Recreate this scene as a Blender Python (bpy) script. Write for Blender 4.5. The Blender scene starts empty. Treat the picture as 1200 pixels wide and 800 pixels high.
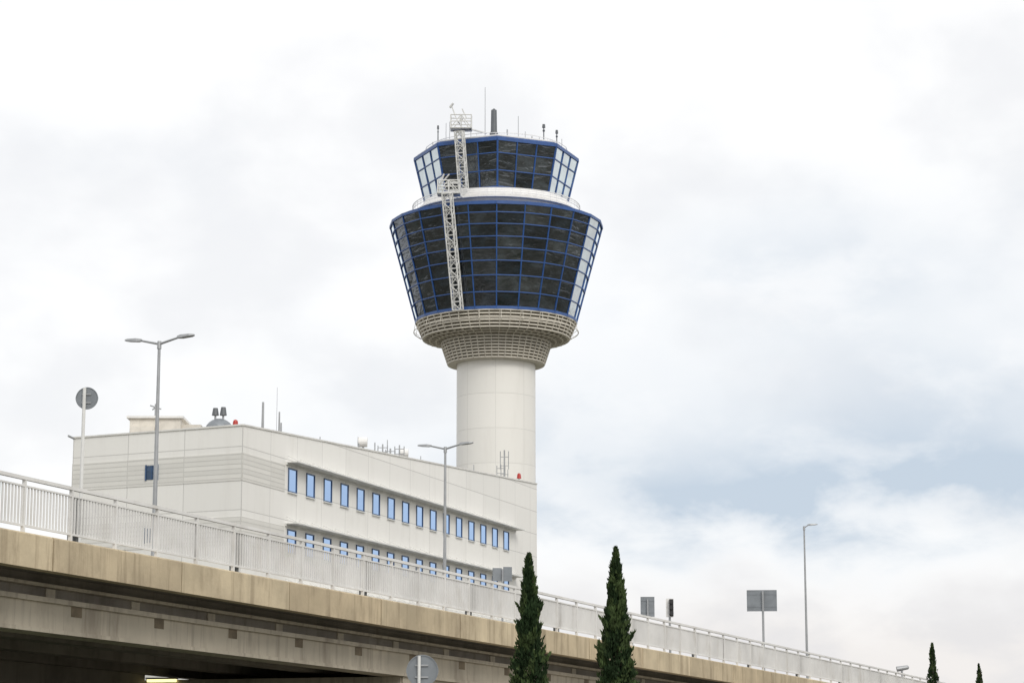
import bpy, math, random
from mathutils import Vector, noise
random.seed(7)
R=math.radians
scene=bpy.context.scene
scene.view_settings.view_transform='Standard'
scene.view_settings.look='None'
scene.view_settings.exposure=0

# ------------------------------------------------------------ node helpers
class G:
    def __init__(s,nt): s.nt=nt
    def n(s,t,**kw):
        nd=s.nt.nodes.new(t)
        for k,v in kw.items(): setattr(nd,k,v)
        return nd
    def put(s,sock,v):
        if isinstance(v,bpy.types.NodeSocket): s.nt.links.new(v,sock)
        elif v is not None: sock.default_value=v
    def m(s,op,a,b=None,c=None,clamp=False):
        nd=s.n('ShaderNodeMath',operation=op,use_clamp=clamp)
        s.put(nd.inputs[0],a); s.put(nd.inputs[1],b)
        if c is not None: s.put(nd.inputs[2],c)
        return nd.outputs[0]
    def mix(s,f,a,b,blend='MIX'):
        nd=s.n('ShaderNodeMix',data_type='RGBA',blend_type=blend)
        s.put(nd.inputs[0],f)
        s.put(nd.inputs[6],a if isinstance(a,bpy.types.NodeSocket) else (*a,1))
        s.put(nd.inputs[7],b if isinstance(b,bpy.types.NodeSocket) else (*b,1))
        return nd.outputs[2]
    def noise(s,vec,scale,detail=4,rough=.55,dist=0):
        nd=s.n('ShaderNodeTexNoise')
        if vec is not None: s.put(nd.inputs['Vector'],vec)
        nd.inputs['Scale'].default_value=scale; nd.inputs['Detail'].default_value=detail
        nd.inputs['Roughness'].default_value=rough; nd.inputs['Distortion'].default_value=dist
        return nd.outputs[0]
    def scale(s,vec,xyz):
        nd=s.n('ShaderNodeVectorMath',operation='MULTIPLY')
        s.put(nd.inputs[0],vec); nd.inputs[1].default_value=xyz
        return nd.outputs[0]
    def rng(s,v,a,b,c=0,d=1,smooth=True):
        nd=s.n('ShaderNodeMapRange',interpolation_type='SMOOTHSTEP' if smooth else 'LINEAR')
        s.put(nd.inputs[0],v)
        for i,x in enumerate((a,b,c,d)): nd.inputs[i+1].default_value=x
        return nd.outputs[0]

def mat(name,col,rough=.6,metal=0,spec=.5,var=.12,vscale=1.5,stretch=(1,1,1),bump=0,bscale=20,grime=None,gamt=.5,streak=0):
    m=bpy.data.materials.new(name); m.use_nodes=True
    nt=m.node_tree; g=G(nt); b=nt.nodes['Principled BSDF']
    tc=g.n('ShaderNodeTexCoord').outputs['Object']
    v=g.scale(tc,stretch)
    f=g.noise(v,vscale,4,.6)
    f=g.rng(f,.3,.7)
    c=g.mix(f,tuple(x*(1-var) for x in col),tuple(min(1,x*(1+var*.6)) for x in col))
    if grime:
        f2=g.rng(g.noise(g.scale(tc,(stretch[0]*1.7,stretch[1]*1.7,stretch[2]*.6)),vscale*1.3,5,.65),.5,.72,0,gamt)
        c=g.mix(f2,c,grime)
    if streak:
        f3=g.rng(g.noise(g.scale(tc,(2.2,2.2,.14)),1.6,4,.7),.50,.68,0,streak)
        c=g.mix(f3,c,grime)
        f4=g.rng(g.noise(g.scale(tc,(1.4,1.4,.1)),1.1,3,.7),.55,.75,0,.35)
        c=g.mix(f4,c,tuple(min(1,x*1.35) for x in col))
    g.put(b.inputs['Base Color'],c)
    b.inputs['Roughness'].default_value=rough; b.inputs['Metallic'].default_value=metal
    b.inputs['Specular IOR Level'].default_value=spec
    if bump:
        bp=g.n('ShaderNodeBump'); bp.inputs['Strength'].default_value=bump
        bp.inputs['Distance'].default_value=.02
        g.put(bp.inputs['Height'],g.noise(tc,bscale,3)); g.put(b.inputs['Normal'],bp.outputs[0])
    return m

def panel_mat(name,col,dirxy,pw,ph,z0=0,u0=0,seam=.07,dark=.62,var=.05,polar=None,rough=.45):
    m=bpy.data.materials.new(name); m.use_nodes=True
    nt=m.node_tree; g=G(nt); b=nt.nodes['Principled BSDF']
    tc=g.n('ShaderNodeTexCoord').outputs['Object']
    sp=g.n('ShaderNodeSeparateXYZ'); g.put(sp.inputs[0],tc)
    if polar:
        ang=g.m('ARCTAN2',g.m('SUBTRACT',sp.outputs[0],polar[0]),g.m('SUBTRACT',sp.outputs[1],polar[1]))
        u=g.m('MULTIPLY',ang,polar[2])
    else:
        u=g.m('ADD',g.m('MULTIPLY',sp.outputs[0],dirxy[0]),g.m('MULTIPLY',sp.outputs[1],dirxy[1]))
    u=g.m('DIVIDE',g.m('SUBTRACT',u,u0),pw); z=g.m('DIVIDE',g.m('SUBTRACT',sp.outputs[2],z0),ph)
    su=g.m('LESS_THAN',g.m('FRACT',u),seam/pw); sz=g.m('LESS_THAN',g.m('FRACT',z),seam/ph)
    line=g.m('MAXIMUM',su,sz)
    cb=g.n('ShaderNodeCombineXYZ'); g.put(cb.inputs[0],g.m('FLOOR',u)); g.put(cb.inputs[1],g.m('FLOOR',z))
    wn=g.n('ShaderNodeTexWhiteNoise'); g.put(wn.inputs[0],cb.outputs[0])
    c=g.mix(wn.outputs[0],tuple(x*(1-var) for x in col),tuple(min(1,x*(1+var)) for x in col))
    dirt=g.rng(g.noise(g.scale(tc,(1,1,.12)),.9,5,.65),.45,.8,0,.18)
    c=g.mix(dirt,c,(.48,.45,.40))
    c=g.mix(line,c,tuple(x*dark for x in col))
    g.put(b.inputs['Base Color'],c); b.inputs['Roughness'].default_value=rough
    bp=g.n('ShaderNodeBump'); bp.inputs['Strength'].default_value=.5; bp.inputs['Distance'].default_value=.03
    g.put(bp.inputs['Height'],g.m('SUBTRACT',1,line)); g.put(b.inputs['Normal'],bp.outputs[0])
    return m

def glass_mat(name,ior,base,tint,wav=.25,boost=0):
    m=bpy.data.materials.new(name); m.use_nodes=True
    nt=m.node_tree; g=G(nt); nt.nodes.remove(nt.nodes['Principled BSDF'])
    out=[n for n in nt.nodes if n.type=='OUTPUT_MATERIAL'][0]
    tc=g.n('ShaderNodeTexCoord').outputs['Object']
    bp=g.n('ShaderNodeBump'); bp.inputs['Strength'].default_value=wav; bp.inputs['Distance'].default_value=.12
    g.put(bp.inputs['Height'],g.noise(g.scale(tc,(.35,.35,1.1)),1.1,3,.55,1.5))
    d=g.n('ShaderNodeBsdfDiffuse')
    g.put(d.inputs[0],g.mix(g.rng(g.noise(g.scale(tc,(1,1,1.6)),.45,4,.6,1),.38,.66),tuple(x*.4 for x in base),tuple(x*2.4 for x in base)))
    gl=g.n('ShaderNodeBsdfGlossy'); gl.inputs['Roughness'].default_value=.03; gl.inputs[0].default_value=(*tint,1)
    g.put(gl.inputs['Normal'],bp.outputs[0])
    fr=g.n('ShaderNodeFresnel'); fr.inputs[0].default_value=ior; g.put(fr.inputs[1],bp.outputs[0])
    f=g.m('ADD',fr.outputs[0],boost,clamp=True)
    mx=g.n('ShaderNodeMixShader'); g.put(mx.inputs[0],f); g.put(mx.inputs[1],d.outputs[0]); g.put(mx.inputs[2],gl.outputs[0])
    g.put(out.inputs[0],mx.outputs[0])
    return m

# ------------------------------------------------------------ mesh helper
def empty(name,loc=(0,0,0)):
    e=bpy.data.objects.new(name,None); e.empty_display_size=.5; e.location=loc
    scene.collection.objects.link(e); return e
class MB:
    def __init__(s): s.v=[];s.f=[];s.mi=[]
    def poly(s,pts,mi=0):
        k=len(s.v); s.v+= [tuple(p) for p in pts]; s.f.append(tuple(range(k,k+len(pts)))); s.mi.append(mi)
    def hexa(s,p,mi=0): # p: 4 bottom, 4 top
        k=len(s.v); s.v+=[tuple(q) for q in p]
        for f in ((0,3,2,1),(4,5,6,7),(0,1,5,4),(1,2,6,5),(2,3,7,6),(3,0,4,7)):
            s.f.append(tuple(k+i for i in f)); s.mi.append(mi)
    def box(s,a,b,mi=0):
        x0,y0,z0=a;x1,y1,z1=b
        s.hexa([(x0,y0,z0),(x1,y0,z0),(x1,y1,z0),(x0,y1,z0),(x0,y0,z1),(x1,y0,z1),(x1,y1,z1),(x0,y1,z1)],mi)
    def beam(s,a,b,w,h=None,mi=0,up=(0,0,1),w2=None):
        a=Vector(a);b=Vector(b);h=h or w;d=(b-a).normalized();u=Vector(up)
        if abs(d.dot(u))>.98:u=Vector((0,1,0))
        r=d.cross(u).normalized();u=r.cross(d)
        q=(w2/w) if w2 else 1
        P=[]
        for c,k in((a,1),(b,q)):
            for i,j in((-1,-1),(1,-1),(1,1),(-1,1)): P.append(c+r*i*w/2*k+u*j*h/2*k)
        s.hexa(P,mi)
    def tube(s,a,b,r0,r1=None,n=10,mi=0):
        a=Vector(a);b=Vector(b);r1=r0 if r1 is None else r1;d=(b-a).normalized()
        u=Vector((0,0,1)) if abs(d.z)<.95 else Vector((1,0,0))
        x=d.cross(u).normalized();y=d.cross(x);k=len(s.v)
        for c,r in((a,r0),(b,r1)):
            for i in range(n):
                t=2*math.pi*i/n; s.v.append(tuple(c+(x*math.cos(t)+y*math.sin(t))*r))
        for i in range(n):
            j=(i+1)%n; s.f.append((k+i,k+j,k+n+j,k+n+i)); s.mi.append(mi)
        s.f.append(tuple(k+i for i in range(n)));s.mi.append(mi)
        s.f.append(tuple(k+n+i for i in reversed(range(n))));s.mi.append(mi)
    def lathe(s,c,prof,n,mi=0,closed=False,a0=0):
        k=len(s.v);L=len(prof)
        for r,z in prof:
            for i in range(n):
                t=a0+2*math.pi*i/n; s.v.append((c[0]+r*math.sin(t),c[1]-r*math.cos(t),z))
        for q in range(L if closed else L-1):
            q2=(q+1)%L
            for i in range(n):
                j=(i+1)%n; s.f.append((k+q*n+i,k+q*n+j,k+q2*n+j,k+q2*n+i)); s.mi.append(mi)
    def ring(s,c,r,z,w,h,n,mi=0,a0=0):
        s.lathe(c,[(r-w,z),(r,z),(r,z+h),(r-w,z+h)],n,mi,True,a0)
    def ball(s,c,r,mi=0,n=12,m=8,sz=1):
        k=len(s.v)
        for i in range(m+1):
            p=math.pi*i/m
            for j in range(n):
                t=2*math.pi*j/n; s.v.append((c[0]+r*math.sin(p)*math.cos(t),c[1]+r*math.sin(p)*math.sin(t),c[2]+r*sz*math.cos(p)))
        for i in range(m):
            for j in range(n):
                q=(j+1)%n; s.f.append((k+i*n+j,k+i*n+q,k+(i+1)*n+q,k+(i+1)*n+j)); s.mi.append(mi)
    def obj(s,name,mats,parent=None,smooth=False):
        me=bpy.data.meshes.new(name); me.from_pydata(s.v,[],s.f)
        for m in mats: me.materials.append(m)
        me.polygons.foreach_set('material_index',s.mi)
        if smooth:
            me.polygons.foreach_set('use_smooth',[True]*len(s.f))
        me.update()
        if smooth:
            try: me.set_sharp_from_angle(angle=R(35))
            except Exception: pass
        o=bpy.data.objects.new(name,me); scene.collection.objects.link(o)
        if parent: o.parent=parent
        return o

# ------------------------------------------------------------ materials
M_white=mat('white_paint',(.82,.81,.79),.45,var=.06)
M_steelw=mat('galvanised_white_steel',(.70,.70,.68),.45,var=.1)
M_rail=mat('railing_paint',(.72,.71,.69),.5,var=.1,vscale=.6,grime=(.42,.38,.32),gamt=.3)
M_grey=mat('galvanised_steel',(.38,.39,.40),.45,metal=.4,var=.12)
M_dgrey=mat('dark_grey_paint',(.12,.13,.14),.5)
M_signback=mat('sign_back_aluminium',(.24,.26,.28),.5,metal=.3,var=.15)
M_black=mat('black_plastic',(.02,.02,.022),.5)
M_blue=mat('blue_aluminium_frame',(.024,.085,.28),.4,var=.15)
M_red=mat('red_beacon',(.45,.03,.02),.3)
M_redpaint=mat('red_sign_paint',(.5,.04,.04),.4)
M_louver=mat('beige_louver',(.64,.60,.52),.5,var=.08,grime=(.3,.26,.2),gamt=.3)
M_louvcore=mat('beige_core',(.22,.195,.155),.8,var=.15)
M_conc=mat('precast_concrete',(.52,.425,.285),.85,var=.2,vscale=.6,bump=.4,bscale=9,grime=(.24,.185,.12),gamt=.5,streak=.55)
M_concb=mat('precast_concrete_b',(.49,.405,.275),.85,var=.2,vscale=.6,bump=.4,bscale=9,grime=(.24,.185,.12),gamt=.5,streak=.6)
M_concc=mat('precast_concrete_c',(.55,.46,.315),.85,var=.2,vscale=.6,bump=.4,bscale=9,grime=(.26,.20,.13),gamt=.5,streak=.5)
M_conc2=mat('girder_concrete',(.50,.45,.36),.85,var=.15,vscale=.4,bump=.3,bscale=7,grime=(.22,.18,.14),gamt=.5,streak=.45)
M_conc3=mat('shaded_concrete',(.26,.235,.20),.9,var=.2,vscale=.4,grime=(.12,.10,.08),gamt=.6,streak=.3)  # darker copy of girder concrete; shade under the deck put into the colour
M_stain=mat('joint_stain',(.20,.16,.11),.9,var=.3,vscale=2)
M_asph=mat('asphalt',(.05,.05,.052),.9,var=.2,bump=.5,bscale=30)
M_mark=mat('road_paint',(.7,.7,.68),.7,var=.15)
M_kerb=mat('kerb_concrete',(.36,.34,.31),.85)
M_glass=[glass_mat('cab_glass_%d'%i,(1.8,2.0,2.3,2.7)[i],[(.006,.009,.012),(.011,.014,.017),(.018,.022,.025),(.030,.034,.036)][i],(.88,.93,1),wav=.5) for i in range(4)]
M_sideglass=glass_mat('cab_glass_sky_lit',2.2,(.12,.17,.18),(.92,.98,1),wav=.06,boost=.40)  # paler copy of the cab glass; sky brightness on side facets put into it
M_winglass=glass_mat('window_glass',1.55,(.014,.028,.05),(.40,.55,.80),wav=.06,boost=.09)

# ------------------------------------------------------------ CONTROL TOWER
C=(-1.57,220.0)
tower=empty('control_tower')
def pol(az,r,z): a=R(az); return Vector((C[0]+r*math.sin(a),C[1]-r*math.cos(a),z))
M_shaft=panel_mat('shaft_panels',(.80,.785,.745),None,3.05,3.4,z0=39.1-3.4*12,seam=.05,dark=.84,var=.02,polar=(C[0],C[1],3.88))
m=MB(); m.lathe(C,[(3.88,0),(3.88,41)],96); m.obj('shaft',[M_shaft],tower,True)
m=MB()
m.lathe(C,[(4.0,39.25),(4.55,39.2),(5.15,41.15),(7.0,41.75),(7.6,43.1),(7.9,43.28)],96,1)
for i in range(8):
    f=i/7; m.ring(C,4.80+.66*f,39.08+f*2.0,.28,.13,96)
m.ring(C,6.0,41.32,.14,.12,96); m.ring(C,6.65,41.45,.14,.12,96)
for i in range(6):
    f=i/5; m.ring(C,7.30+.66*f,41.6+f*1.5,.30,.13,96)
for i in range(48):
    a=i*7.5+3
    m.beam(pol(a,4.80,39.15),pol(a,5.46,41.15),.07,.1)
    m.beam(pol(a,5.45,41.25),pol(a,7.25,41.6),.06,.1)
    m.beam(pol(a,7.28,41.7),pol(a,7.93,43.15),.07,.1)
m.lathe(C,[(3.9,39.05),(4.8,39.05)],96,0)
m.obj('louvre_collar',[M_louver,M_louvcore],tower)
m=MB()
for i in range(24):
    a=i*15+4
    m.beam(pol(a,7.6,41.9),pol(a,8.15,42.3),.04); m.beam(pol(a,8.15,42.3),pol(a,8.0,43.1),.04)
m.lathe(C,[(8.12,42.28),(8.18,42.28),(8.18,42.34),(8.12,42.34)],72,0,True)
m.obj('collar_brackets',[M_louver],tower)
def cab(name,n,sub,rb,zb,rt,zt,rows,a0,side):
    gl=MB(); fr=MB()
    def P(col,f,off=0):
        k=math.floor(col/sub); q=(col-k*sub)/sub
        r=rb+(rt-rb)*f+off; z=zb+(zt-zb)*f
        p=pol(a0+k*360/n,r,z); p2=pol(a0+(k+1)*360/n,r,z)
        return p.lerp(p2,q)
    cols=n*sub
    for c in range(cols):
        azc=(a0+(c+.5)/cols*360+180)%360-180
        ctone=random.choice((0,0,1,1,2))
        for r in range(len(rows)-1):
            q=[P(c,rows[r]),P(c+1,rows[r]),P(c+1,rows[r+1]),P(c,rows[r+1])]
            nrm=(q[1]-q[0]).cross(q[3]-q[0]).normalized()
            q=[p+nrm*random.uniform(-.016,.016) for p in q]
            gl.poly(q,4 if side(azc,(r+.5)/len(rows)) else max(0,min(3,ctone+random.choice((-1,0,0,1)))))
        corner=(c%sub==0)
        w=.17 if corner and sub>1 else .115
        fr.beam(P(c,-.005,.03),P(c,1.005,.03),w,.12,up=(math.sin(R(azc)),-math.cos(R(azc)),0))
        for i,f in enumerate(rows):
            big=i in(0,len(rows)-1)
            fr.beam(P(c,f,.035),P(c+1,f,.035),.13,.28 if big else .09)
    gl.obj(name+'_glazing',M_glass+[M_sideglass],tower); fr.obj(name+'_frame',[M_blue],tower)
cab('lower_cab',24,1,7.94,43.35,10.56,53.0,[0,.15,.31,.45,.57,.68,.80,.91,1],0.6,
    lambda a,f: a>62 and a<120 or a<-76 and a>-120)
cab('upper_cab',8,3,7.10,55.35,8.2,59.9,[0,.36,.72,1],1.2,
    lambda a,f: 45.8<abs(a-1.2)<135)
m=MB()
m.lathe(C,[(10.5,53.02),(10.5,53.2),(8.3,53.75),(0.5,53.8)],48,1)
m.lathe(C,[(7.6,53.6),(7.85,54.0),(7.85,54.4),(7.3,55.3),(7.0,55.3)],64,0)
m.obj('cab_roof_drum',[M_white,M_blue],tower)
m=MB()
m.ring(C,8.35,54.15,.5,.1,64); m.ring(C,8.4,54.55,.06,.05,64); m.ring(C,8.4,54.95,.07,.08,64); m.ring(C,8.4,54.75,.04,.04,64)
for i in range(64): m.beam(pol(i*5.625,8.36,54.15),pol(i*5.625,8.36,55.0),.04)
m.obj('catwalk_railing',[M_white],tower)
m=MB()
m.lathe(C,[(8.28,59.85),(8.28,60.12),(7.7,60.35),(.3,60.6)],8,0,a0=R(1.2))
m.lathe(C,[(7.0,55.2),(7.1,55.36)],8,0,a0=R(1.2))
m.obj('upper_cab_roof',[M_blue],tower)
m=MB()
m.ring(C,7.2,60.75,.05,.05,24); m.ring(C,7.9,60.3,.14,.13,8,a0=R(1.2))
for i in range(24): m.beam(pol(i*15,7.17,60.3),pol(i*15,7.17,60.8),.04)
m.lathe(C,[(2.6,60.5),(2.6,61.4),(2.2,61.6),(.2,61.6)],24)
m.obj('roof_railing',[M_white],tower)
def truss(mb,a,b,w,d,n,rad=.055):
    a=Vector(a);b=Vector(b);ax=(b-a).normalized()
    out=Vector((a.x-C[0],a.y-C[1],0)).normalized(); side=ax.cross(out).normalized(); out=side.cross(ax).normalized()
    if out.y>0: out=-out
    cs=[(-w/2,0),(w/2,0),(w/2,d),(-w/2,d)]
    pt=lambda i,f:a.lerp(b,f)+side*cs[i][0]+out*cs[i][1]
    for i in range(4): mb.tube(pt(i,0),pt(i,1),rad*1.35,n=6)
    for k in range(n+1):
        f=k/n
        for i in range(4): mb.tube(pt(i,f),pt((i+1)%4,f),rad*.9,n=5)
        if k<n:
            for i in range(4):
                j=(i+1)%4
                if k%2: i,j=j,i
                mb.tube(pt(i,f),pt(j,(k+1)/n),rad*.9,n=5)
def cage(mb,c,w,d,h,rad=.06):
    c=Vector(c)
    X=[-w/2,0,w/2];Y=[-d/2,d/2];Z=[0,h/2,h]
    for z in Z:
        for y in Y: mb.tube(c+Vector((X[0],y,z)),c+Vector((X[2],y,z)),rad,n=5)
        for x in X: mb.tube(c+Vector((x,Y[0],z)),c+Vector((x,Y[1],z)),rad,n=5)
    for x in X:
        for y in Y: mb.tube(c+Vector((x,y,0)),c+Vector((x,y,h)),rad,n=5)
    for y in Y:
        mb.tube(c+Vector((X[0],y,0)),c+Vector((0,y,h)),rad*.8,n=5); mb.tube(c+Vector((0,y,h)),c+Vector((X[2],y,0)),rad*.8,n=5)
    mb.box(c+Vector((-w/2,-d/2,-.06)),c+Vector((w/2,d/2,0)))
m=MB()
truss(m,pol(-25,8.25,43.2),pol(-24.2,11.0,54.0),.85,.55,14)
cage(m,pol(-25,10.6,54.0),2.1,1.3,1.25)
m.beam(pol(-30,10.8,54.8),pol(-27,10.9,56.0),.12); m.beam(pol(-23,10.8,55.2),pol(-18.5,10.9,54.9),.3,.2)
m.beam(pol(-24,11,54),pol(-23,8.2,54.3),.14);m.beam(pol(-27,11,54),pol(-26,8.2,54.3),.14)
m.beam(pol(-31,10.6,54.0),pol(-20,10.6,54.0),.25,.12); m.beam(pol(-28,10.8,55.25),pol(-24,10.9,55.9),.1)
truss(m,pol(-23,7.75,55.2),pol(-22.6,8.95,60.6),.80,.5,8)
cage(m,pol(-23,8.6,60.9),2.0,1.3,1.3)
m.beam(pol(-29,8.6,60.9),pol(-16,8.6,60.9),.25,.12)
m.beam(pol(-27,8.6,62.2),pol(-30,8.7,63.5),.10); m.beam(pol(-20,8.4,62.1),pol(-23,8.4,63.0),.10);m.beam(pol(-31,8.7,63.2),pol(-28.5,8.7,63.6),.16)
m.beam(pol(-18,8.6,60.9),pol(-8,6.6,60.9),.12);m.beam(pol(-27,8.6,60.9),pol(-30,5.6,60.6),.12)
m.obj('access_ladder_trusses',[M_steelw],tower)
m=MB()
def mast(dx,dy,z0,z1,r=.035,head=0,mi=0):
    p=(C[0]+dx,C[1]+dy); m.tube((*p,z0),(*p,z1),r*1.3,r,8,mi)
    if head:
        m.tube((*p,z1),(*p,z1+.35),head,head*.8,8,mi); m.ball((p[0],p[1],z1-.3),head*.8,mi,8,5)
m.tube((C[0]-.25,C[1],60.5),(C[0]-.25,C[1],62.9),.10,mi=0); m.tube((C[0]-.25,C[1],62.8),(C[0]-.25,C[1],65.1),.33,.29,14,1)
m.tube((C[0]-.25,C[1],65.1),(C[0]-.25,C[1],65.25),.2,.1,14,1); m.tube((C[0]-.25,C[1],62.6),(C[0]-.25,C[1],62.8),.45,.4,14,1)
for dx,dy,z1,h in((-5.8,-2,62.6,.11),(-5.0,-2,63.2,0),(-4.7,0,63.9,0),(-1.15,1,67.8,0),(1.1,-2,62.2,.08),(2.2,-1,64.2,0),(2.9,0,62.9,0),
                  (4.75,-1,63.0,.17),(4.3,-1,62.0,0),(5.0,2,62.5,0),(6.05,-1,62.4,.15),(6.6,1,62.4,0),(-3.6,2,63.0,.1),(-2.6,2,64.5,0),(3.6,2,62.6,.07),(-6.4,0,61.8,0)):
    mast(dx,dy,60.4,z1,.028 if not h else .05,h,1 if h>.1 else 0)
m.tube((C[0]-3.9,C[1],64.0),(C[0]-3.4,C[1],63.2),.06,mi=1)
m.tube((C[0]-3.5,C[1]-2,60.5),(C[0]-3.5,C[1]-2,63.6),.07,.05)
m.obj('roof_aerials',[M_grey,M_dgrey],tower)

# ------------------------------------------------------------ OFFICE BUILDING
office=empty('office_building')
A=Vector((-16.8,140,0)); dr=Vector((.3245,1,0)); dl=Vector((-1.998,1,0)); TR=58.5; TL=5.87
F=A+dr*TR; L=A+dl*TL; K=L+dr*TR
nr=Vector((dr.y,-dr.x,0)).normalized()
nl=Vector((-dl.y,dl.x,0)).normalized()
if nl.y>0: nl=-nl
dru=dr.normalized(); dlu=dl.normalized()
M_wr=panel_mat('cladding_long',(.82,.805,.765),(dru.x,dru.y),4.25,1.98,z0=16.35-1.98*8,u0=A.dot(dru),seam=.055,dark=.72,var=.03)
M_wl=panel_mat('cladding_end',(.81,.80,.765),(dlu.x,dlu.y),4.35,1.98,z0=16.35-1.98*8,u0=A.dot(dlu),seam=.055,dark=.72,var=.03)
M_bandr=panel_mat('ribbed_band_long',(.70,.685,.64),(dru.x,dru.y),4.25,.30,u0=A.dot(dru),seam=.07,dark=.84)
M_bandl=panel_mat('ribbed_band_end',(.70,.69,.65),(dlu.x,dlu.y),4.35,.30,u0=A.dot(dlu),seam=.07,dark=.84)
def pz(p,z): return (p.x,p.y,z)
zA,zF=21.65,24.8
m=MB()
m.poly([pz(A,0),pz(F,0),pz(F,zF),pz(A,zA)],0)
m.poly([pz(L,0),pz(A,0),pz(A,zA),pz(L,zA)],1)
m.poly([pz(K,0),pz(L,0),pz(L,zA),pz(K,zF)],0)
m.poly([pz(F,0),pz(K,0),pz(K,zF),pz(F,zF)],1)
m.poly([pz(A,zA-.4),pz(F,zF-.4),pz(K,zF-.4),pz(L,zA-.4)],2)
m.obj('walls',[M_wr,M_wl,M_kerb],office)
m=MB()
for a,b,za,zb in((A,F,zA,zF),(L,A,zA,zA),(K,L,zF,zA),(F,K,zF,zF)):
    m.beam((a.x,a.y,za+.03),(b.x,b.y,zb+.03),.14,.10)
m.obj('parapet_coping',[mat('coping',(.74,.73,.70),.5)],office)
def onr(t,off=0,z=0): p=A+dr*t+nr*off; return Vector((p.x,p.y,z))
def onl(t,off=0,z=0): p=A+dl*t+nl*off; return Vector((p.x,p.y,z))
def slab(mb,fn,t0,t1,z0,z1,o0,o1,mi=0):
    mb.hexa([fn(t0,o0,z0),fn(t1,o0,z0),fn(t1,o1,z0),fn(t0,o1,z0),fn(t0,o0,z1),fn(t1,o0,z1),fn(t1,o1,z1),fn(t0,o1,z1)],mi)
m=MB()
for z in (18.2,14.2,10.2,6.2):
    slab(m,onr,0,6.2,z,z+1.75,-.05,.03,0); slab(m,onl,0,TL,z,z+1.75,-.05,.03,1)
m.obj('ribbed_bands',[M_bandr,M_bandl],office)
m=MB();g=MB();fr=MB()
for zi,z in enumerate((18.25,14.25,10.25,6.25)):
    slab(m,onr,6.4,52.6,z+1.86,z+1.94,-.1,.85,0)
    slab(m,onr,6.4,52.6,z+1.74,z+1.86,-.1,.1,0)
    for k in range(24):
        t=6.6+k*1.98; m.beam(onr(t,.02,z+2.35),onr(t,.8,z+1.95),.04)
    for k in range(16):
        t=7.4+k*2.853
        slab(g,onr,t-.60,t+.60,z+.08,z+1.5,-.08,.02)
        for a,b,c,d in((t-.66,t-.60,z,z+1.58),(t+.60,t+.66,z,z+1.58),(t-.60,t+.60,z,z+.08),(t-.60,t+.60,z+1.5,z+1.58)):
            slab(fr,onr,a,b,c,d,-.05,.07)
        slab(m,onr,t-.72,t+.72,z-.07,z-.005,-.05,.12)
    for t in (3.05,):
        slab(g,onl,t-.18,t+.18,z+.35,z+1.25,-.05,.05)
        for a,b in((t-.22,t-.18),(t+.18,t+.22)): slab(fr,onl,a,b,z+.3,z+1.3,-.04,.1)
        slab(fr,onl,t-.01,t+.01,z+.35,z+1.25,-.04,.09)
m.obj('sunshade_canopies',[M_steelw],office)
g.obj('window_glazing',[M_winglass],office); fr.obj('window_frames',[mat('window_frame_paint',(.05,.10,.20),.4)],office)
m=MB()
def rbox(x0,x1,y0,y1,z0,z1,mi=0): m.box((x0,y0,z0),(x1,y1,z1),mi)
rbox(-25.6,-22.2,150,155,21,23.55,0); rbox(-25.8,-22.0,149.8,155.2,23.55,23.7,1)
rbox(-22.2,-20.9,150.5,155,21,23.2,0); rbox(-25.5,-23.9,149.6,149.95,21,22.95,0)
m.obj('plant_room',[mat('render_beige',(.70,.66,.59),.7),M_white],office)
m=MB()
m.tube((-19.6,150,21.2),(-19.6,150,22.6),.98,.98,24,0); m.ball((-19.6,150,22.6),.98,0,24,12,.95)
for dx,r in((-.28,.24),(.25,.30)):
    m.tube((-19.6+dx,150,23.3),(-19.6+dx,150,23.8),.07,mi=1); m.tube((-19.6+dx,150,23.75),(-19.6+dx,150,24.0+r),.24,.16,12,4)
m.tube((-18.4,149,21.3),(-18.4,149,22.75),.1,mi=1);m.tube((-18.4,149,22.7),(-18.4,149,23.15),.21,.17,12,2);m.ball((-18.4,149,23.15),.17,2);m.tube((-18.4,149,22.6),(-18.4,149,22.72),.26,.26,12,4)
def roofz(t): return zA+(zF-zA)*t/TR
def ant(t,h,r=.03,off=-1.0,kind=0):
    z=roofz(t)-.4; b=onr(t,off,z); p=Vector(b)
    top=p+Vector((0,0,h+.4)); m.tube(p,top,r*1.4,r,8,1)
    if kind==1: m.tube(top-Vector((.35,0,.15)),top+Vector((.3,0,-.15)),.36,.36,16,3); m.tube(top-Vector((.38,0,.15)),top-Vector((.355,0,.15)),.4,.4,16,1)
    if kind==2:
        for q in(.3,.55,.8): m.tube(p.lerp(top,q)-Vector((.35,0,0)),p.lerp(top,q)+Vector((.35,0,0)),.03,n=6,mi=1)
        for sx in(-.35,.35): m.tube(p.lerp(top,.45)+Vector((sx,0,0)),top+Vector((sx,0,-.1)),.04,n=6,mi=1)
    if kind==3: m.tube(top,top+Vector((0,0,.32)),.20,.16,12,2); m.ball(top+Vector((0,0,.32)),.16,2)
ant(4.9,2.0,.07);ant(7.4,1.6,.05);ant(7.7,.9,.05);ant(7.0,3.2,.012);ant(21.6,.9,.06,kind=1);ant(20.8,.6,.05)
ant(25.3,.9,.05,kind=2);ant(26.2,1.3,.03);ant(26.8,.7,.06,kind=2);ant(28.6,1.1,.05,kind=2);ant(29.6,.7,.05,kind=1);ant(33,.6,.03)
ant(52.7,2.6,.06,kind=2);ant(51.8,1.3,.03,kind=2);ant(53.6,1.0,.03);ant(56.6,.4,.06,kind=3);ant(45,.8,.03)
ant(14,.5,.03);ant(23.8,.9,.04)
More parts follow.
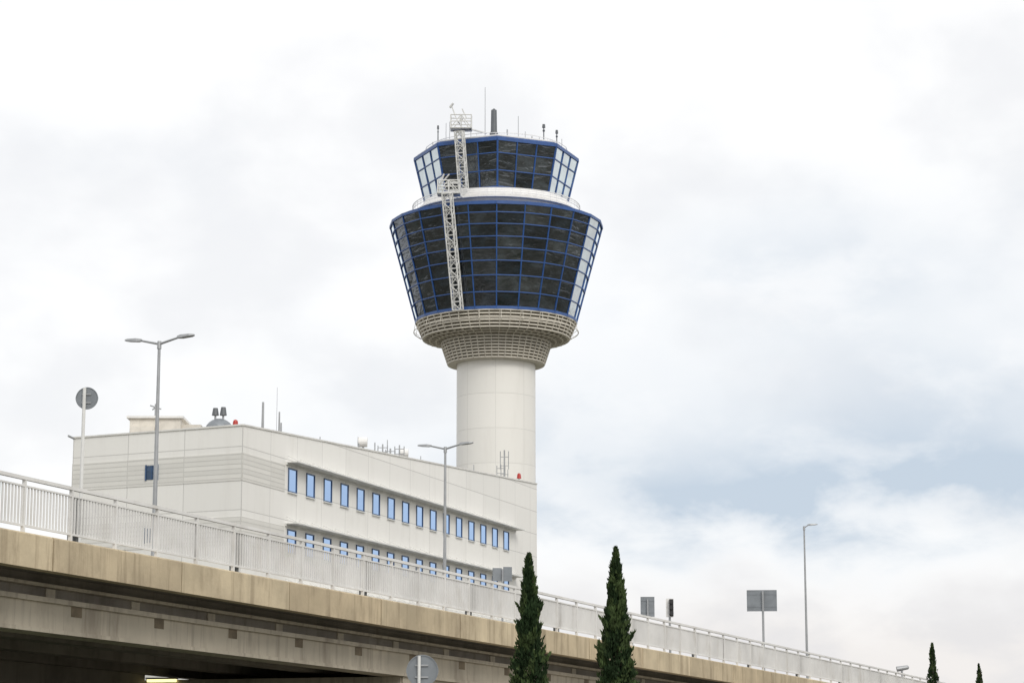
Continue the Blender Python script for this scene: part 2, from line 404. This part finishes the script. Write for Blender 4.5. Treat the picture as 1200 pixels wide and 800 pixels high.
m.tube((-24.0,150.5,23.6),(-24.0,150.5,24.6),.04,mi=1);m.tube((-24.35,150.5,24.5),(-23.6,150.5,24.25),.05,mi=1);m.tube((-24.2,150.5,24.2),(-23.8,150.5,24.5),.05,mi=1)
m.tube((-28.2,146.2,21.5),(-28.8,145.5,21.75),.07,mi=1)
m.obj('roof_antennas',[M_signback,M_grey,M_red,M_white,M_dgrey],office,False)

# ------------------------------------------------------------ BRIDGE
def B(t,w,z): return Vector((-11.62+.4362*t-.9166*w, 51+t+.3998*w, z-.02547*t))
def prism(mb,poly,t0,t1,mi=0):
    k=len(mb.v);n=len(poly)
    for t in(t0,t1): mb.v+=[tuple(B(t,w,z)) for w,z in poly]
    for i in range(n):
        j=(i+1)%n; mb.f.append((k+i,k+j,k+n+j,k+n+i)); mb.mi.append(mi)
    mb.f.append(tuple(k+i for i in reversed(range(n))));mb.mi.append(mi)
    mb.f.append(tuple(k+n+i for i in range(n)));mb.mi.append(mi)
def rect(mb,w0,w1,z0,z1,t0,t1,mi=0): prism(mb,[(w0,z0),(w1,z0),(w1,z1),(w0,z1)],t0,t1,mi)
bridge=empty('road_bridge'); W=13.4; T0,T1=-32,240
m=MB()
t=2.0-5.2*7; k=0
while t<T1:
    o=random.uniform(-.008,.008)
    prism(m,[(o,5.80),(.34,5.80),(.34,6.58),(.06,6.60),(o,6.56)],t+.025,t+5.2-.025,k%3)
    rect(m,.05,.33,5.82,6.5,t-.024,t+.024,3)
    prism(m,[(W-.3,5.80),(W,5.80),(W,6.6),(W-.3,6.6)],t+.015,t+5.2-.015,0)
    t+=5.2; k+=random.choice((1,2))
m.obj('precast_fascia',[M_conc,M_concb,M_concc,M_stain],bridge)
m=MB()
rect(m,.345,W-.305,5.93,6.35,T0,T1,0)
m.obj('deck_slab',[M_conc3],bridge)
m=MB()
rect(m,.345,1.1,6.354,6.52,T0,T1,1); rect(m,W-1.1,W-.305,6.354,6.52,T0,T1,1)
rect(m,1.1,W-1.1,6.354,6.40,T0,T1,0)
for w in(1.5,W-1.6): rect(m,w,w+.1,6.40,6.404,T0,T1,2)
t=T0
while t<T1-4: rect(m,W/2-.06,W/2+.06,6.40,6.404,t,t+3,2); t+=8
m.obj('roadway',[M_asph,M_kerb,M_mark],bridge)
m=MB()
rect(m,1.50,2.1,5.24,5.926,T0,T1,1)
rect(m,1.32,2.1,4.52,5.24,T0,T1,0)
rect(m,1.22,1.5,5.241,5.36,T0,T1,0)
rect(m,1.30,1.499,5.62,5.70,T0,T1,0)
rect(m,1.28,1.319,4.52,4.62,T0,T1,0)
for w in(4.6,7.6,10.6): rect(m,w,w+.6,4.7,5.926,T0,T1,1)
t=-31
while t<T1-2:
    rect(m,1.46,1.499,5.38,5.60,t,t+.35,0)
    t+=3.47
t=-30.2
while t<T1-2:
    rect(m,1.312,1.319,4.98,5.23,t,t+.42,2)
    t+=3.47
m.obj('girders',[M_conc2,M_conc3,M_stain],bridge)
m=MB()
rect(m,1.45,W-1,-.6,4.515,21.5,T1,0)
t=21.55
while t<T1:
    rect(m,1.38,1.449,-.6,4.515,t,t+.5,0); t+=6.9
rect(m,11.0,11.5,-1.5,5.9,T0,21.45,1)  # back wall added to close off the underpass so it stays dark
m.obj('abutment_wall',[M_conc2,M_conc3],bridge)
m=MB()
for t in(-17.5,-1.4):
    rect(m,1.15,10.9,4.0,4.51,t-1.0,t+1.0,0)
    for w in(2.6,9.0):
        p=B(t,w,4.0); m.tube((p.x,p.y,-.2),(p.x,p.y,p.z+.02),.55,.55,24,0)
m.obj('piers',[M_conc2],bridge,False)
m=MB()
rect(m,9.75,10.85,4.44,4.53,21.35,21.44,0)
rect(m,9.70,10.90,4.53,4.58,21.33,21.46,1)
for tt in (5.0,-9.0):
    rect(m,10.85,10.98,4.42,4.52,tt,tt+1.0,0)
ml=bpy.data.materials.new('lit_tube'); ml.use_nodes=True
bb=ml.node_tree.nodes['Principled BSDF']; bb.inputs['Emission Color'].default_value=(1,.88,.4,1); bb.inputs['Emission Strength'].default_value=1.6
m.obj('underpass_light',[ml,M_grey],bridge)

rail=empty('guard_railing')
m=MB(); WR=.16
def rrail(z0,z1,w0,w1,t0=T0,t1=T1): rect(m,w0,w1,z0,z1,t0,t1,0)
rrail(7.82,7.90,WR-.05,WR+.05); rrail(6.74,6.79,WR-.025,WR+.025); rrail(7.66,7.70,WR-.025,WR+.025)
m.obj('rails',[M_rail],rail)
m=MB(); t=T0
while t<T1:
    rect(m,WR-.012,WR+.028,6.79,7.66,t,t+.034,0); t+=.115
m.obj('pickets',[M_rail],rail)
m=MB(); t=T0
while t<T1:
    rect(m,WR-.04,WR+.05,6.58,7.82,t,t+.055,0); t+=1.74
m.obj('posts',[M_rail],rail)
m=MB(); t=3.2-7*5
while t<T1:
    rect(m,WR+.07,WR+.17,6.5,7.72,t-.02,t+.09,0); rect(m,WR+.07,WR+.17,6.5,7.72,t+.17,t+.28,0); t+=6.95
m.obj('expansion_posts',[M_dgrey],rail)
far=empty('guard_railing')
m=MB()
rect(m,W-.2,W-.1,7.62,7.70,T0,T1,0); rect(m,W-.17,W-.13,6.8,6.84,T0,T1,0)
t=T0
while t<T1: rect(m,W-.16,W-.13,6.6,7.62,t,t+.03,0); t+=.5
m.obj('rails_and_pickets',[M_rail],far)

# ------------------------------------------------------------ STREET FURNITURE
def street_lamp(x,y,z0,z1,span,double=True,ax=(.9166,-.3998)):
    e=empty('street_lamp',(x,y,z0)); m=MB(); H=z1-z0
    m.tube((0,0,0),(0,0,.9),.13,.12,14); m.tube((0,0,.9),(0,0,H),.095,.05,14); m.box((-.2,-.2,-.02),(.2,.2,.03))
    m.obj('pole',[M_grey],e,False)
    m=MB();h=MB(); d=Vector((ax[0],ax[1],0)); s=Vector((-d.y,d.x,0))
    m.tube((0,0,H-.25),(0,0,H+.02),.08,.07,12)
    for sg in((1,-1) if double else (1,)):
        a=Vector((0,0,H-.08)); L=span/2; b=d*sg*(L-.62)+Vector((0,0,H+.1))
        m.tube(a,b,.045,.035,10)
        q=[]
        for f,w,th in((0,.06,.05),(.25,.13,.07),(.8,.14,.05),(1,.07,.03)):
            c=b+d*sg*(.66*f-.04)+Vector((0,0,.04*f))
            q.append([c-s*w-Vector((0,0,th*.6)),c+s*w-Vector((0,0,th*.6)),c+s*w*.8+Vector((0,0,th)),c-s*w*.8+Vector((0,0,th))])
        k=len(h.v)
        for r_ in q: h.v+=[tuple(p) for p in r_]
        for i in range(3):
            for j in range(4):
                j2=(j+1)%4; h.f.append((k+i*4+j,k+i*4+j2,k+i*4+4+j2,k+i*4+4+j)); h.mi.append(0)
        h.f.append((k,k+1,k+2,k+3));h.mi.append(0);h.f.append((k+12,k+13,k+14,k+15));h.mi.append(0)
    m.obj('arm_bracket',[M_grey],e); h.obj('lamp_head',[M_grey],e)
street_lamp(-12.36,78,5.8,15.72,2.8)
street_lamp(-3.03,102,5.2,15.2,2.75)
street_lamp(19.4,150,4.0,16.3,1.8,False,(1,0))

def disc_sign(x,y,z0,zc,r,pole_r=.045,rot=0):
    e=empty('traffic_sign',(x,y,z0)); e.rotation_euler=(0,0,R(rot)); H=zc-z0; m=MB()
    m.tube((0,0,0),(0,0,H+r*.95),pole_r,pole_r,12); m.obj('post',[M_steelw],e)
    m=MB(); m.tube((.06,.05,H),(.06,.065,H),r,r,40,0); m.tube((.06,.066,H),(.06,.072,H),r*.98,r*.98,40,1); m.tube((.06,.073,H),(.06,.076,H),r*.7,r*.7,40,2)
    for i in range(40):
        a=2*math.pi*i/40;b=2*math.pi*(i+1)/40
        m.beam((.06+r*math.cos(a),.05,H+r*math.sin(a)),(.06+r*math.cos(b),.05,H+r*math.sin(b)),.03,.02,0)
    m.beam((-r*.25,.035,H+.10),(.1+r*.25,.035,H+.10),.03,.03,3);m.beam((-r*.25,.035,H-.12),(.1+r*.25,.035,H-.12),.03,.03,3)
    m.obj('sign_plate',[M_signback,M_redpaint,M_white,M_grey],e)
disc_sign(-11.1,58,6.3,10.62,.28)
disc_sign(-1.75,43,0,3.1,.29,.03)

def panel_sign(x,y,z0,zc,w,h,rot=0,split=False):
    e=empty('road_sign',(x,y,z0)); e.rotation_euler=(0,0,R(rot)); H=zc-z0; m=MB()
    if split or w<1: m.tube((0,0,0),(0,0,H+h*.4),.04,n=12)
    else: m.tube((0.05,0,0),(.05,0,H+h*.45),.06,n=12)
    m.obj('post',[M_grey],e); m=MB()
    if split:
        m.box((-w/2,.05,H-h/2),(-.02,.08,H+h/2)); m.box((.04,.05,H-h/2),(w/2,.08,H+h/2+.05))
    else: m.box((-w/2,.07,H-h/2),(w/2,.10,H+h/2))
    for z in(-.3,.3): m.box((-w/2+.02,.055,H+h*z-.012),(w/2-.02,.068,H+h*z+.012),0)
    for a,b in(((-w/2,.06,H-h/2-.015),(w/2,.105,H-h/2)),((-w/2,.06,H+h/2),(w/2,.105,H+h/2+.015))):
        if not split: m.box(a,b,0)
    m.box((-w/2+.03,.101,H-h/2+.03),(w/2-.03,.104,H+h/2-.03),2)
    m.obj('sign_plate',[M_signback,M_grey,M_white],e)
panel_sign(-.4,95,5.4,8.9,.82,.55,8,True)
panel_sign(13.2,120,4.5,9.45,1.58,1.08,-6)
panel_sign(5.85,98,5.1,7.75,.6,.82,0)
e=empty('traffic_light',(6.8,98,5.1)); m=MB()
m.tube((0,0,0),(0,0,2.2),.05,n=12); m.box((-.16,-.02,2.2),(.16,.0,3.0),1); m.box((-.02,-.2,2.24),(.15,-.025,2.96),2)
for i in range(3):
    m.tube((.065,-.2,2.36+.24*i),(.065,-.3,2.36+.24*i),.085,.085,12,2)
m.obj('signal_head',[M_grey,M_white,M_black],e)
e=empty('floodlight',(23.05,135,4.3)); m=MB()
m.tube((0,0,0),(0,0,2.0),.05,n=10); m.tube((-.3,0,2.1),(.3,0,2.2),.16,.13,14); m.tube((0,0,1.9),(0,0,2.15),.07,n=10); m.ball((.3,0,2.2),.13,0)
m.obj('lamp_body',[M_grey],e)

# ------------------------------------------------------------ CYPRESS TREES
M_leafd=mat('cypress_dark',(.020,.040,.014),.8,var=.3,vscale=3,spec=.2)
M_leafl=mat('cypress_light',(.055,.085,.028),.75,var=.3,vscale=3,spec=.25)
M_bark=mat('bark',(.10,.075,.05),.9,var=.3,vscale=6)
def cypress(x,y,H,rad,N,seed):
    rnd=random.Random(seed)
    e=empty('cypress_tree',(x,y,0))
    m=MB(); lean=(rnd.uniform(-.1,.1),rnd.uniform(-.1,.1))
    m.tube((0,0,-.1),(0,0,H*.5),.09,.05,10); m.tube((0,0,H*.5),(lean[0]*.5,0,H*.93),.05,.012,8)
    for i in range(60):
        z=H*(.06+.85*i/60); a=rnd.uniform(0,6.28); r=rad*.6*min(1,2.0*(1-z/H))
        m.tube((0,0,z),(r*math.cos(a),r*math.sin(a),z+.35),.018,.006,5)
    m.obj('trunk_and_limbs',[M_bark],e)
    m=MB()
    def prof(f,a):
        base=min(1,(f+.04)/.12)**.5*min(1,(1.01-f)*1.75)**.85
        nz=noise.noise(Vector((math.cos(a)*1.1+seed,math.sin(a)*1.1,f*H*1.6)))
        nz2=noise.noise(Vector((math.cos(a)*2.5,math.sin(a)*2.5+seed,f*H*4.5)))
        return rad*base*(1+.5*nz+.5*nz2)
    tufts=[(rnd.random(),rnd.uniform(0,6.283),rnd.uniform(.04,.14)) for _ in range(120)]
    for i in range(N):
        if i%6==0:
            tf,ta,tl=rnd.choice(tufts); u=rnd.random()
            f=min(.985,tf+u*.03); a=ta+rnd.gauss(0,.12); rr=prof(tf,ta)*(.92+.12*rnd.random())+tl*u*min(1,(1-f)*3)
        else:
            f=rnd.random()**1.05; a=rnd.uniform(0,6.283)
            rr=prof(f,a)*(1-.6*rnd.random()**1.7)
        c=Vector((rr*math.cos(a)+lean[0]*f,rr*math.sin(a)+lean[1]*f,f*H*.985+.12))
        dirv=Vector((math.cos(a)*rnd.uniform(.0,.6)+rnd.uniform(-.22,.22),math.sin(a)*rnd.uniform(0,.6)+rnd.uniform(-.22,.22),1)).normalized()
        s=dirv.cross(Vector((rnd.uniform(-1,1),rnd.uniform(-1,1),.1))).normalized()
        Ln=rnd.uniform(.07,.17)*(1.15 if f<.93 else .8); wd=rnd.uniform(.016,.034)
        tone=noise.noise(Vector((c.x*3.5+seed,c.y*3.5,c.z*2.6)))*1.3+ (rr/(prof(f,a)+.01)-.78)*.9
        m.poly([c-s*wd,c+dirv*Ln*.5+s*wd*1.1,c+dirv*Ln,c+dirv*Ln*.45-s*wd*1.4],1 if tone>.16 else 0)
    for i in range(60):
        z=H*(.95+.05*i/60); m.poly([Vector((lean[0]-.02,lean[1],z-.1)),Vector((lean[0]+.025,lean[1],z-.1)),Vector((lean[0]+rnd.uniform(-.05,.05),lean[1]+rnd.uniform(-.05,.05),z+.08))],0)
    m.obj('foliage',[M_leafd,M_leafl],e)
cypress(.5,60,6.68,.42,14000,3)
cypress(2.76,60,6.86,.45,15000,11)
cypress(22.1,120,7.15,.42,6000,5)
cypress(28.7,140,6.85,.40,5000,8)

# ------------------------------------------------------------ GROUND
def ground_mat():
    m=bpy.data.materials.new('ground'); m.use_nodes=True; g=G(m.node_tree); b=m.node_tree.nodes['Principled BSDF']
    tc=g.n('ShaderNodeTexCoord').outputs['Object']
    f=g.rng(g.noise(tc,.018,4,.6),.42,.58)
    c=g.mix(f,(.11,.105,.08),(.27,.25,.21))
    f2=g.rng(g.noise(tc,.035,3,.5,1),.54,.58)
    c=g.mix(f2,c,(.04,.06,.025))
    f3=g.rng(g.noise(tc,1.5,5,.65),.3,.7,.75,1.15,False)
    c=g.mix(1,c,f3,'MULTIPLY')
    g.put(b.inputs['Base Color'],c); b.inputs['Roughness'].default_value=.95
    return m
m=MB(); m.poly([(-4000,-4000,0),(4000,-4000,0),(4000,4000,0),(-4000,4000,0)]); m.obj('ground',[ground_mat()])
road=empty('access_road'); m=MB()
m.box((-60,14,-.2),(120,24,.004),0)
for x in range(-58,118,6): m.poly([(x,18.93,.008),(x+3,18.93,.008),(x+3,19.07,.008),(x,19.07,.008)],1)
for y in(14.3,23.6): m.poly([(-60,y,.008),(120,y,.008),(120,y+.12,.008),(-60,y+.12,.008)],1)
m.box((-60,13.8,-.1),(120,14,.13),2); m.box((-60,24,-.1),(120,24.2,.13),2)
m.obj('carriageway',[M_asph,M_mark,M_kerb],road)

# ------------------------------------------------------------ WORLD
SUN_EL,SUN_AZ=38,155
w=bpy.data.worlds.new('World'); scene.world=w; w.use_nodes=True
try:
    w.cycles.sampling_method='MANUAL'; w.cycles.sample_map_resolution=256
except Exception: pass
g=G(w.node_tree); bg=w.node_tree.nodes['Background']; bg.inputs[1].default_value=.1
sky=g.n('ShaderNodeTexSky',sky_type='NISHITA'); sky.sun_disc=False
sky.sun_elevation=R(SUN_EL); sky.sun_rotation=R(SUN_AZ); sky.air_density=1; sky.dust_density=2
tc=g.n('ShaderNodeTexCoord').outputs['Generated']
nv=g.n('ShaderNodeVectorMath',operation='NORMALIZE'); g.put(nv.inputs[0],tc); d=nv.outputs[0]
sp=g.n('ShaderNodeSeparateXYZ'); g.put(sp.inputs[0],d)
n1=g.noise(g.scale(d,(1,1,1.5)),9,5,.5,.1)
n2=g.noise(g.scale(d,(1,1,1.9)),17,6,.55,.15)
az=g.m('ADD',g.m('ARCTAN2',sp.outputs[0],sp.outputs[1]),g.m('MULTIPLY',g.m('SUBTRACT',n1,.5),.20))
el=g.m('ADD',sp.outputs[2],g.m('ADD',g.m('MULTIPLY',g.m('SUBTRACT',n2,.5),.05),g.m('MULTIPLY',g.m('SUBTRACT',n1,.5),.05)))
def blob(a0,e0,ra,re,amt):
    x=g.m('DIVIDE',g.m('SUBTRACT',az,a0),ra); y=g.m('DIVIDE',g.m('SUBTRACT',el,e0),re)
    q=g.m('ADD',g.m('MULTIPLY',x,x),g.m('MULTIPLY',y,y))
    return g.m('MULTIPLY',g.m('EXPONENT',g.m('MULTIPLY',q,-1)),amt)
parts=[blob(.13,.114,.16,.026,1.0),blob(.19,.155,.10,.035,.50),blob(.14,.215,.075,.028,.42),blob(.03,.150,.05,.03,.28),blob(-.09,.15,.05,.05,.12),
       blob(-.19,.25,.06,.03,.10),blob(.55,.2,.2,.06,.7),blob(-.6,.15,.2,.05,.7)]
f=parts[0]
for p in parts[1:]: f=g.m('ADD',f,p)
f=g.m('MULTIPLY',f,g.rng(n2,.32,.62,.5,1.15),clamp=True)
white=g.mix(g.rng(n1,.36,.56),(9.45,9.5,9.65),(10.6,10.6,10.6))
col=g.mix(f,white,(5.9,6.8,7.85))
low=g.m('MULTIPLY',g.rng(el,.045,.090,1,0),g.rng(az,-.05,.06,.2,.9))
col=g.mix(low,col,g.mix(g.rng(n2,.38,.62),(8.2,8.05,8.15),(9.2,8.85,8.65)))
col=g.mix(.95,sky.outputs[0],col)
g.put(bg.inputs[0],col)
sun=bpy.data.lights.new('sun','SUN'); sun.energy=1.5; sun.angle=R(25); sun.color=(1,.965,.90)
so=bpy.data.objects.new('sun',sun); scene.collection.objects.link(so)
a=R(SUN_AZ);e_=R(SUN_EL)
to=Vector((math.sin(a)*math.cos(e_),math.cos(a)*math.cos(e_),math.sin(e_)))
so.rotation_euler=to.to_track_quat('Z','Y').to_euler()

# ------------------------------------------------------------ CAMERA
cd=bpy.data.cameras.new('camera'); cd.lens=79.5; cd.sensor_width=36; cd.clip_end=9000; cd.clip_start=.1
co=bpy.data.objects.new('camera',cd); scene.collection.objects.link(co)
co.location=(0,0,1.6); co.rotation_euler=(R(90+10.27),0,0); scene.camera=co
